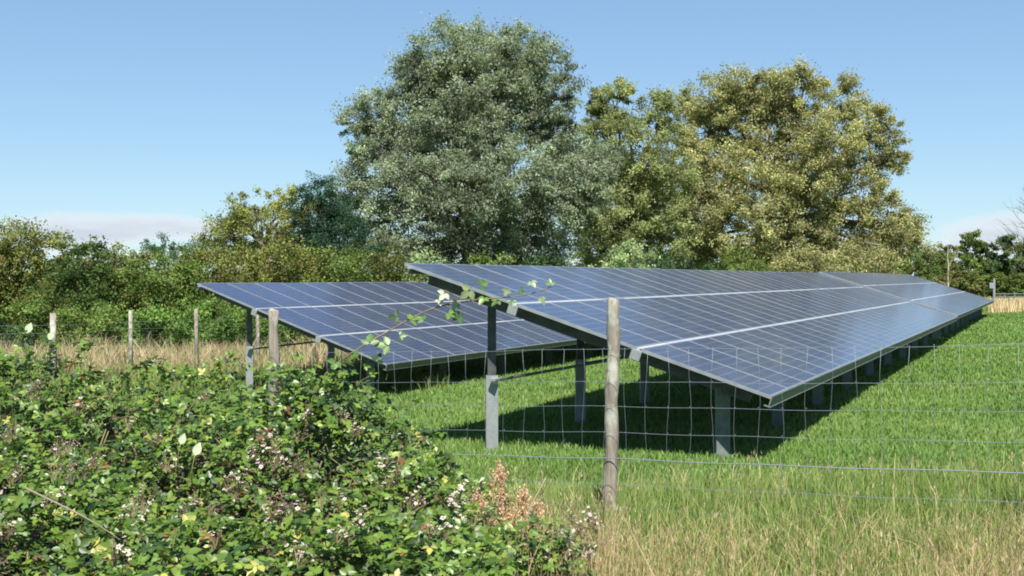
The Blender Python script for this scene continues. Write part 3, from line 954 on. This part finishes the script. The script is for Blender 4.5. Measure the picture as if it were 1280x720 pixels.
def fence_far():
    posts = [(-45, 26.2, 391, .05), (66, 27.5, 391.5, .072), (163, 29.5, 388, .05), (245, 31, 386, .05), (322, 32.6, 386, .05), (392, 34.2, 386, .05)]
    b = gp(163, 29.5)
    root = empty('wire_fence', b); tagset(root, 'far stock fence of thin posts crossing the bleached grass before the hedge', 'fence')
    off = -Vector(b); tops = []
    for px, d, ty, r in posts:
        p = W(px, ty, d); g = gzf(p.x, d)
        mb = MB(); mb.tube([Vector((p.x+.02, d, g-.3))+off, Vector((p.x, d+.01, (g+p.z)/2))+off, p+off], [r*1.1, r, r*.95], 10)
        o = mb.build('fence_post', M_POST, root, True)
        if px == 66: o['label'] = 'thicker far fence post'
        tops.append(p+off)
    for dz in (.28, .46, .62, .78, .94, 1.1):
        mb = MB(); pts = []
        for a, c in zip(tops[:-1], tops[1:]):
            for q in range(6): 
                p = a.lerp(c, q/6); pts.append(p + Vector((0, -.07, -dz - .01*math.sin(math.pi*q/6))))
        mb.tube(pts, .004 if dz < .5 else .0025, 4); mb.build('line_wire', M_WIRE, root)
fence_far()

def fence_right():
    b = gp(1242.5, 80); root = empty('rail_fence', b)
    tagset(root, 'distant grey rail fence with a taller end post past the end of the long array', 'fence')
    off = -Vector(b); r0 = []
    for i, (px, d, ty) in enumerate([(1242.5, 80, 349), (1268, 81, 365), (1294, 82, 365), (1320, 83, 365)]):
        p = W(px, ty, d); g = gzf(p.x, d)
        mb = MB(); w = .13 if i == 0 else .06
        mb.box(-w/2, w/2, -w/2, w/2, g-.2, p.z, Matrix.Translation((p.x+off.x, p.y+off.y, off.z)))
        mb.build('fence_post', M_GALV, root)
        r0.append(p)
    for ty in (367.5, 371, 376):
        mb = MB(); mb.tube([W(px, ty, d-.06)+off for px, d in ((1242.5, 80), (1268, 81), (1294, 82), (1320, 83))], .035, 5)
        mb.build('rail', M_DULL_SHADED, root)
    mb = MB(); q = W(1239.5, 356, 79.9); mb.box(-.16, .10, -.08, .02, -.25, .12, Matrix.Translation(q+off))
    mb.build('junction_box', M_GALV, root, bevel=.02)
fence_right()

# ------------------------------------------------------------------ brambles
def leaflets(P, Nn, T, size, col, fold=.25, wid=.72):
    """ovate pointed leaflets with a folded midrib; P base points, T direction, Nn normal"""
    n = len(P)
    prof = [(0, 0), (.22, .34), (.48, .50), (.74, .36), (1.0, 0)]
    S = np.cross(Nn, T)
    V = []
    tt = np.array([0, .25, .55, .8, 1.05]); ww = np.array([0, .40, .46, .27, 0])*wid
    jag = 1 + rng.normal(0, .06, (n, 5))
    curl = rng.uniform(-.12, .05, n)
    verts = np.empty((n, 11, 3))
    # 0..4 midrib, 5..7 left, 8..10 right
    for k in range(5):
        verts[:, k] = P + T*(size*tt[k])[:, None] + Nn*(size*curl*tt[k]**2)[:, None]
    for k in (1, 2, 3):
        mid = verts[:, k]
        off = S*(size*ww[k]*jag[:, k])[:, None]; up = Nn*(size*ww[k]*fold)[:, None]
        verts[:, 4+k] = mid - off + up; verts[:, 7+k] = mid + off + up
    i = np.arange(n)[:, None]*11
    q = [i + np.array(a) for a in ([0, 5, 1], [0, 1, 8], [3, 7, 4], [3, 4, 10])]
    r = [i + np.array(a) for a in ([1, 5, 6, 2], [2, 6, 7, 3], [1, 2, 9, 8], [2, 3, 10, 9])]
    cc = np.repeat(col[:, None], 11, 1)
    cc[:, :5] = cc[:, :5]*1.12
    return verts.reshape(-1, 3), q + r, cc.reshape(-1, 3)

BCOL = [(.075, .135, .018), (.10, .17, .022), (.05, .10, .015), (.135, .195, .03), (.03, .065, .014), (.08, .14, .02)]
def compound(P, size, col=None, updir=None, tilt=.5):
    """trifoliate leaves at points P"""
    n = len(P)
    if updir is None: updir = np.array([0, -.25, 1.0])
    Nn = updir + rng.normal(0, tilt, (n, 3)); Nn /= np.linalg.norm(Nn, axis=1)[:, None]
    T = rng.normal(size=(n, 3)); T[:, 2] -= .3; T -= Nn*(T*Nn).sum(1)[:, None]; T /= np.linalg.norm(T, axis=1)[:, None]
    S = np.cross(Nn, T)
    if col is None: col = pal(n, BCOL, .16)
    parts = []
    for ang, sc, off in ((0, 1.0, .18), (1.15, .85, .05), (-1.15, .85, .05)):
        D = T*math.cos(ang) + S*math.sin(ang)
        N2 = Nn + rng.normal(0, .18, (n, 3)); N2 -= D*(N2*D).sum(1)[:, None]; N2 /= np.linalg.norm(N2, axis=1)[:, None]
        c2 = col*(1 + rng.normal(0, .07, (n, 1)))
        parts.append(leaflets(P + D*(size*off)[:, None], N2, D, size*sc, c2))
    return parts

SKY_X = np.array([-400, -150, 0, 40, 75, 130, 200, 260, 310, 360, 400, 440, 480, 520, 560, 600, 640, 700, 760])
SKY_Y = np.array([444, 444, 450, 438, 440, 460, 464, 458, 474, 476, 488, 505, 522, 545, 572, 612, 645, 668, 720])
BD0, BD1 = 3.5, 7.0
def bramble_top(px, d):
    ys = np.interp(px, SKY_X, SKY_Y)
    t = np.clip((BD1 - d)/(BD1 - BD0), 0, 1)
    y = ys + (775 - ys)*t**1.15
    return CZ - (y - HOR)/F*d
def bramble_lump(x, d): return .09*nz(x, d, 2.4, 3) + .11*nz(x, d, 6.5, 5)

def flower_mesh(kind, seed):
    r = random.Random(seed); mb = MB()
    mats = [M_CANE, M_PINK if kind == 0 else (M_CREAM if kind == 1 else M_BROWN), M_BROWN]
    for k in range(11):
        a = r.uniform(0, 6.28); el = r.uniform(.1, 1.4); L = r.uniform(.02, .065)
        e = Vector((math.cos(a)*math.cos(el)*L, math.sin(a)*math.cos(el)*L, math.sin(el)*L + r.uniform(0, .03)))
        mb.tube([(0, 0, -.01), e*.6, e], [.0016, .0012, .001], 4, 0, False)
        R = r.uniform(.0045, .0075)
        if kind < 2 and r.random() < .75:      # five small petals or sepals
            nrm = (e.normalized() + Vector((0, -.5, .5))).normalized(); t = nrm.orthogonal().normalized(); s = nrm.cross(t)
            for q in range(5):
                b = 2*math.pi*q/5 + r.random()*.4
                d = t*math.cos(b) + s*math.sin(b); w = nrm.cross(d)
                P = R*r.uniform(1.3, 2.1)
                mb.add([e, e + d*P*.6 + w*P*.42, e + d*P + nrm*.001, e + d*P*.6 - w*P*.42], [(0, 1, 2, 3)], 1)
        mi = 1 if r.random() < .5 else 2
        # small drupelet knob: octahedron
        c = e; X = R*.75
        mb.add([c+Vector(v)*X for v in ((1,0,0),(-1,0,0),(0,1,0),(0,-1,0),(0,0,1),(0,0,-1))],
               [(0,2,4),(2,1,4),(1,3,4),(3,0,4),(2,0,5),(1,2,5),(3,1,5),(0,3,5)], mi)
    return mb.mesh('flower_cluster', mats, False)
def simple(name, c, rough=.8):
    n = N(name); n.bsdf(c, rough, 0, .2); return n.m
M_PINK = simple('pink_white_petals', (.42, .33, .34)); M_CREAM = simple('cream_sepals', (.38, .35, .28)); M_BROWN = simple('dry_brown_heads', (.17, .10, .07))
FLW = [flower_mesh(k % 3 if k < 6 else 1, k) for k in range(8)]

def cane(mb, pts, r0, r1, n=26, sides=6):
    """smooth curve through control points (Catmull-Rom)"""
    P = [Vector(p) for p in pts]; P = [P[0]*2-P[1]] + P + [P[-1]*2-P[-2]]
    out_ = []
    seg = len(P)-3
    for i in range(n+1):
        u = i/n*seg; k = min(int(u), seg-1); t = u-k
        a, b, c, d = P[k:k+4]
        out_.append(.5*((2*b) + (c-a)*t + (2*a-5*b+4*c-d)*t*t + (3*b-a-3*c+d)*t**3))
    rad = [r0 + (r1-r0)*i/n for i in range(n+1)]
    mb.tube(out_, rad, sides)
    return out_

def bramble_main():
    base = (-2.2, 5.6, gzf(-2.2, 5.6))
    root = empty('bramble_bush', base)
    tagset(root, 'big blackberry bramble thicket filling the lower left, covered in small leaves and fading blossom', 'bramble')
    B = np.array(base)
    parts = []
    n = 18500
    px = rng.uniform(-330, 640, n); d = rng.uniform(BD0, BD1 + .35, n)
    x = (px-640)/F*d
    top = bramble_top(px, np.minimum(d, BD1)) + bramble_lump(x, d)
    top -= np.clip(d - BD1, 0, 1)*1.6
    dep = rng.exponential(.075, n)
    # holes: clumps of deeper leaves
    hole = sst(-.15, .6, nz(x, d, 4.6, 8)*.7 + nz(x, d, 11., 2)*.5)
    dep = dep + hole*.42 - .03
    z = top - dep
    keep = (z > gz(x, d) + .03) & (rng.random(n) > hole*.45)
    P = np.stack([x, d, z], 1)[keep] - B
    s = rng.uniform(.025, .048, len(P))*(1 - .15*rng.random(len(P)))
    col = pal(len(P), BCOL, .2)
    red = rng.random(len(P)) < .015; col[red] = np.array([.16, .07, .035])*rng.uniform(.7, 1.3, (red.sum(), 1))
    yel = rng.random(len(P)) < .012; col[yel] = np.array([.30, .29, .07])
    parts += compound(P, s, col, tilt=.48)
    V, fs, cc = merge(parts)
    link('leaves', mesh_np('leaves', V, fs, M_BRAM, np.clip(cc, .01, .9)), root)
    m2 = 9000  # dead-leaf underlayer, added in dark browns to deepen the gaps
    px2 = rng.uniform(-330, 600, m2); d2 = rng.uniform(BD0, BD1 + .2, m2); x2 = (px2-640)/F*d2
    z2 = bramble_top(px2, np.minimum(d2, BD1)) + bramble_lump(x2, d2) - rng.uniform(.22, .5, m2)
    P2 = np.stack([x2, d2, np.maximum(z2, gz(x2, d2) + .02)], 1) - B
    V, fs, cc = merge(compound(P2, rng.uniform(.03, .055, m2), pal(m2, [(.075, .05, .03), (.05, .06, .02), (.10, .07, .045), (.035, .055, .015)], .2), tilt=.6))
    link('dead_leaves', mesh_np('dead_leaves', V, fs, M_BRAM, np.clip(cc, .01, .9)), root)
    # canes
    mb = MB()
    for k in range(110):
        p0 = rng.uniform(-300, 560); d0 = rng.uniform(BD0+.2, BD1)
        x0 = (p0-640)/F*d0; z0 = bramble_top(p0, d0) + bramble_lump(x0, d0)
        a = rng.uniform(0, 2*np.pi); L = rng.uniform(.3, .8)
        x1 = x0 + math.cos(a)*L; d1 = min(BD1+.2, max(BD0, d0 + math.sin(a)*L))
        p1 = x1/d1*F + 640
        if p1 > 600: continue
        z1 = float(bramble_top(p1, min(d1, BD1)) + bramble_lump(x1, d1)) - .15
        A = Vector((x0, d0, z0-.30)) - Vector(base); E = Vector((x1, d1, z1)) - Vector(base)
        Mi = (A+E)/2 + Vector((0, 0, random.uniform(.04,.14)))
        cane(mb, [A, Mi, E], .0042, .002, 12, 5)
    # rooted stems below
    for k in range(26):
        p0 = rng.uniform(-280, 520); d0 = rng.uniform(BD0+.4, BD1-.2); x0 = (p0-640)/F*d0
        zt = float(bramble_top(p0, d0)) - .1; g = gzf(x0, d0)
        cane(mb, [Vector((x0, d0, g-.05))-Vector(base), Vector((x0+.05, d0, (g+zt)/2))-Vector(base), Vector((x0+random.uniform(-.2, .2), d0+.1, zt))-Vector(base)], .008, .004, 8, 5)
    mb.build('cane', M_CANE, root, True)
    # blossom
    spots = [(85,566),(74,585),(92,600),(80,612),(344,572),(352,588),(340,600),(240,640),(246,655),(205,556),(478,588),(492,596),(484,608),(300,616),(292,628),(22,608),
             (430,540),(443,546),(180,664),(172,656),(98,520),(30,505),(44,498),(250,505),(120,590),(60,640),(330,560),(378,560),(150,700),(365,712),(410,640),(388,600),(520,640),(545,680),(430,690),
             (12,560),(140,480),(70,468),(345,660),(270,690),(455,660),(560,640),(575,660),(6,690),(215,600),(160,540),(350,640),(392,530),(500,565),(312,575)]
    for i, (sx, sy) in enumerate(spots):
        if sy > 715: continue
        best = None
        for dd in np.linspace(BD0, BD1, 60):
            xx = (sx-640)/F*dd
            zt = float(bramble_top(sx, dd) + bramble_lump(xx, dd)) + .02
            yy = HOR - (zt-CZ)*F/dd
            if best is None or abs(yy-sy) < best[0]: best = (abs(yy-sy), xx, dd, zt)
        for q in range(2):
            o = link('flower_cluster', FLW[(i*3+q) % 8], root)
            o.location = Vector((best[1]+random.gauss(0, .022), best[2]-.02+random.gauss(0, .02), best[3] + random.uniform(0, .05))) - Vector(base)
            o.rotation_euler = (random.uniform(-.3, .6), random.uniform(-.4, .4), random.uniform(0, 6.28)); s_ = random.uniform(.7, 1.15); o.scale = (s_, s_, s_)
            if q == 0 and i > 48: break
bramble_main()

def arching_bramble():
    """long shoots rising out of the thicket in front of the arrays"""
    d = 6.4
    base = Vector((W(395, 500, d).x, d, gzf(W(395, 500, d).x, d)))
    root = empty('bramble_bush', base); tagset(root, 'bramble with one long leafy shoot arching up across the front of the arrays', 'bramble')
    mb = MB(); parts = []
    main = cane(mb, [base-base, W(385, 560, d)-base, W(400, 480, d)-base, W(432, 447, d)-base, W(482, 416, d)-base, W(540, 386, d)-base, W(596, 375, d)-base, W(640, 371, d)-base, W(672, 365, d)-base, W(692, 357, d)-base], .0062, .0022, 60, 6)
    side = cane(mb, [W(560, 382, d)-base, W(586, 362, d)-base, W(596, 350, d-.02)-base], .003, .0015, 8, 5)
    side2 = cane(mb, [W(600, 375, d)-base, W(575, 372, d)-base, W(556, 362, d-.02)-base], .003, .0015, 8, 5)
    # further short shoots near its foot
    tips = []
    for (ax, ay, bx, by) in ((392, 520, 372, 455), (400, 510, 430, 462), (388, 530, 345, 470), (410, 520, 462, 470), (380, 540, 320, 490), (420, 540, 470, 500), (400, 560, 505, 520), (395, 560, 545, 545)):
        q = cane(mb, [W(ax, ay, d)-base, W((ax+bx)/2, (ay+by)/2-8, d-.05)-base, W(bx, by, d-.1)-base], .004, .002, 12, 5); tips.append(q)
    mb.build('cane', M_CANE, root, True)
    for (sx, sy, size, c) in ((420,452,.05,0),(448,441,.045,0),(462,430,.052,0),(486,432,.055,1),(500,420,.03,0),(498,396,.045,2),(512,400,.05,1),(530,400,.04,0),(560,392,.05,1),(577,396,.04,0),(588,362,.055,3),(600,357,.04,0),
                              (556,366,.04,4),(549,376,.03,4),(606,372,.04,1),(622,376,.035,0),(634,362,.03,3),(650,362,.03,1),(664,352,.032,3),(676,372,.035,3),(688,356,.028,1),(640,376,.03,0),(572,378,.04,2),(440,462,.045,2),(470,452,.04,2)):
        P = np.array([W(sx, sy, d - .03 + rng.normal(0, .02)) - base])
        cc = {0: (.065, .13, .025), 1: (.10, .18, .03), 2: (.03, .06, .02), 3: (.20, .25, .13), 4: (.38, .42, .30)}[c]
        n_up = np.array([rng.normal(0, .4), -.8, .6])
        parts += compound(P, np.array([size*1.15]), np.array([cc]), n_up, .35)
    # leafy mass at the foot
    for q in tips:
        Pq = np.array([v for v in q for _ in range(3)]) + rng.normal(0, .035, (len(q)*3, 3))
        parts += compound(Pq, rng.uniform(.026, .046, len(Pq)), pal(len(Pq), BCOL, .2), tilt=.5)
    n = 260
    P = np.stack([rng.normal(405, 38, n), rng.normal(512, 20, n)], 1)
    P = np.array([W(a, b, d + rng.normal(0, .2)) - base for a, b in P if b > 452 + abs(a-400)*.35])
    parts += compound(P, rng.uniform(.026, .046, len(P)), pal(len(P), BCOL, .2), tilt=.5)
    # tip shoots on the left skyline
    V, fs, cc = merge(parts)
    link('leaves', mesh_np('leaves', V, fs, M_BRAM, np.clip(cc, .01, .9)), root)
arching_bramble()

def left_shoot():
    d = 6.6; base = Vector((W(40, 500, d).x, d, gzf(W(40, 500, d).x, d)))
    root = empty('bramble_bush', base); tagset(root, 'bramble shoots with pale upturned leaves at the top left of the thicket', 'bramble')
    mb = MB(); parts = []
    for pts in ([(50, 520), (38, 470), (30, 430), (33, 412)], [(50, 520), (58, 460), (62, 425)], [(60, 520), (85, 465), (100, 440), (118, 430)], [(30, 520), (10, 470), (0, 445)], [(120,520),(165,462),(190,452),(206,462)], [(230, 520), (270, 470), (285, 452), (300, 458)]):
        q = cane(mb, [W(a, b, d)-base for a, b in pts], .004, .0018, 14, 5)
        Pq = np.array([v for v in q[3:] for _ in range(3)]) + rng.normal(0, .022, ((len(q)-3)*3, 3))
        parts += compound(Pq, rng.uniform(.024, .042, len(Pq)), pal(len(Pq), BCOL, .2), tilt=.55)
    for (a, b, s) in ((33, 409, .062), (61, 417, .05), (243, 562, .06), (225, 548, .05), (322, 503, .06), (401, 487, .055)):
        P = np.array([W(a, b+8, d-.05 if b < 520 else 5.2)-base])
        Nn = np.array([[.2, -1, .25]]); Nn /= np.linalg.norm(Nn)
        T = np.array([[.35, .1, 1.]]); T -= Nn*(T*Nn).sum(); T /= np.linalg.norm(T)
        parts.append(leaflets(P, Nn, T, np.array([s]), np.array([[.36, .44, .28]])))
    # small stem so that the lone pale leaves hang on something
    for (a, b) in ((243, 562), (225, 548), (322, 503), (401, 487)):
        dd = d-.05 if b < 520 else 5.2
        m2 = MB(); cane(m2, [W(a, b+8, dd)-base, W(a-4, b+30, dd)-base, W(a-2, b+60, dd+.1)-base], .002, .003, 6, 4); m2.build('cane', M_CANE, root, True)
    mb.build('cane', M_CANE, root, True)
    V, fs, cc = merge(parts)
    link('leaves', mesh_np('leaves', V, fs, M_BRAM, np.clip(cc, .01, .9)), root)
left_shoot()

def bramble_small():
    d = 5.9; bx = W(690, 700, d).x; base = Vector((bx, d, gzf(bx, d)))
    root = empty('bramble_bush', base); tagset(root, 'low bramble clump with pinkish seed heads left of the foot of the middle fence post', 'bramble')
    n = 1500
    px = rng.normal(650, 50, n); py = 735 - np.abs(rng.normal(0, 1, n))*42
    keep = (px < 745 + rng.normal(0, 8, n)) & (py > 645 + np.abs(px-690)*.15 + 35*sst(700, 760, px))
    P = np.array([W(a, b, d + rng.normal(0, .22)) - base for a, b in zip(px[keep], py[keep])])
    parts = compound(P, rng.uniform(.024, .044, len(P)), pal(len(P), BCOL, .22), tilt=.5)
    V, fs, cc = merge(parts)
    link('leaves', mesh_np('leaves', V, fs, M_BRAM, np.clip(cc, .01, .9)), root)
    mb = MB()
    for k in range(14):
        a = random.uniform(580, 740)
        cane(mb, [W(a, 745, d)-base, W(a+random.uniform(-10, 10), 700, d)-base, W(a+random.uniform(-25, 25), 655+random.uniform(0, 30), d)-base], .004, .002, 8, 5)
    mb.build('cane', M_CANE, root, True)
    for i, (sx, sy) in enumerate([(735,648),(742,655),(728,672),(744,684),(738,696),(722,664),(712,690),(700,668),(590,625),(600,612),(575,618),(690,700),(745,662),(716,652)]):
        o = link('flower_cluster', FLW[[0, 1, 6, 7][i % 4]], root); o.location = W(sx, sy+4, d-.22) - base; o.rotation_euler = (.3, 0, i*1.3)
bramble_small()

def dried_docks():
    specs = [(624, 578, 628, 730, 6.6, 'rusty brown dried dock spike standing tallest between the bramble and the middle post'),
             (655, 612, 640, 735, 6.5, 'rusty dried dock spike leaning right, just beside the tallest one'),
             (605, 648, 618, 740, 6.0, 'short rusty dried dock spike low at the edge of the bramble'),
             (596, 616, 612, 736, 6.3, 'thin rusty dried dock spike leaning left over the bramble edge'),
             (642, 640, 630, 736, 6.2, 'stubby rusty dried dock spike in front of the tallest one'),
             (672, 628, 652, 738, 6.4, 'rightmost rusty dried dock spike, leaning towards the middle post'),
             (582, 655, 600, 740, 6.1, 'low faded dock spike half sunk in the bramble leaves')]
    for tx, ty, bx, by, d, lab in specs:
        x0 = W(bx, by, d).x; base = Vector((x0, d, gzf(x0, d)))
        root = empty('dried_dock', base); tagset(root, lab, 'dried plant', 'dried docks by the fence')
        mb = MB(); top = W(tx, ty, d)-base
        q = cane(mb, [Vector((0, 0, 0)), top*.55+Vector((.01, 0, 0)), top], .005, .002, 16, 6)
        for k in range(7):
            p = q[8+k]; e = p + Vector((random.uniform(-.06, .06), random.uniform(-.05, .05), .07)); mb.tube([p, e], [.002, .001], 4)
        mb.build('stem', M_DRYST, root, True)
        n = 1500; pts = []
        for k in range(n):
            t = random.random()**.7; i = int(6 + t*10); p = q[min(16, i)]
            w = .060*(1.15-t*.6)
            clus = .5 + .5*math.sin(t*17)
            pts.append((p.x+random.gauss(0, w*clus*.75), p.y+random.gauss(0, w*.6), p.z+random.gauss(0, .02)))
        P = np.array(pts); m = len(P)
        c = pal(m, [(.48, .31, .19), (.55, .38, .25), (.38, .23, .14), (.58, .44, .31)], .12)
        V, fs, cc = blades(P, rng.uniform(.006, .012, m), rng.uniform(.005, .010, m), rng.uniform(.1, .9, m), c, c)
        link('seed_head', mesh_np('seed_head', V, fs, M_STRAW, cc), root)
M_DRYST = simple('dry_stem', (.30, .24, .16)); M_GREYST = simple('grey_stem', (.20, .165, .12))
dried_docks()

def straw_stalks():
    specs = [(644, 735, 658, 650, 682, 598, 5.9, 'pale thick bleached stalk leaning right between the docks'),
             (600, 738, 640, 690, 690, 664, 5.8, 'bleached stalk lying low to the right of the docks'),
             (30, 610, 110, 650, 170, 690, 4.6, 'long bare grey stem lying across the front of the thicket at the left'),
             (420, 700, 480, 670, 512, 640, 5.0, 'bare grey stem slanting up out of the thicket below the tall steel leg')]
    for ax, ay, bx, by, cx, cy, d, lab in specs:
        A, B_, E = W(ax, ay, d), W(bx, by, d-.06), W(cx, cy, d)
        base = Vector((A.x, d, A.z))
        mb = MB(); cane(mb, [A-base, B_-base, E-base], .0045, .002, 14, 6)
        if cy < 620:
            for k in range(10):
                p = A.lerp(E, .35 + .06*k)-base; mb.tube([p, p+Vector((random.uniform(-.03, .03), -.01, .045))], [.003, .001], 4)
        o = mb.build('dry_stalk', M_GREYST if 'grey' in lab else M_DRYST, None, True); o.location = base
        tagset(o, lab, 'dry stalk', 'bare stalks in the foreground')
straw_stalks()
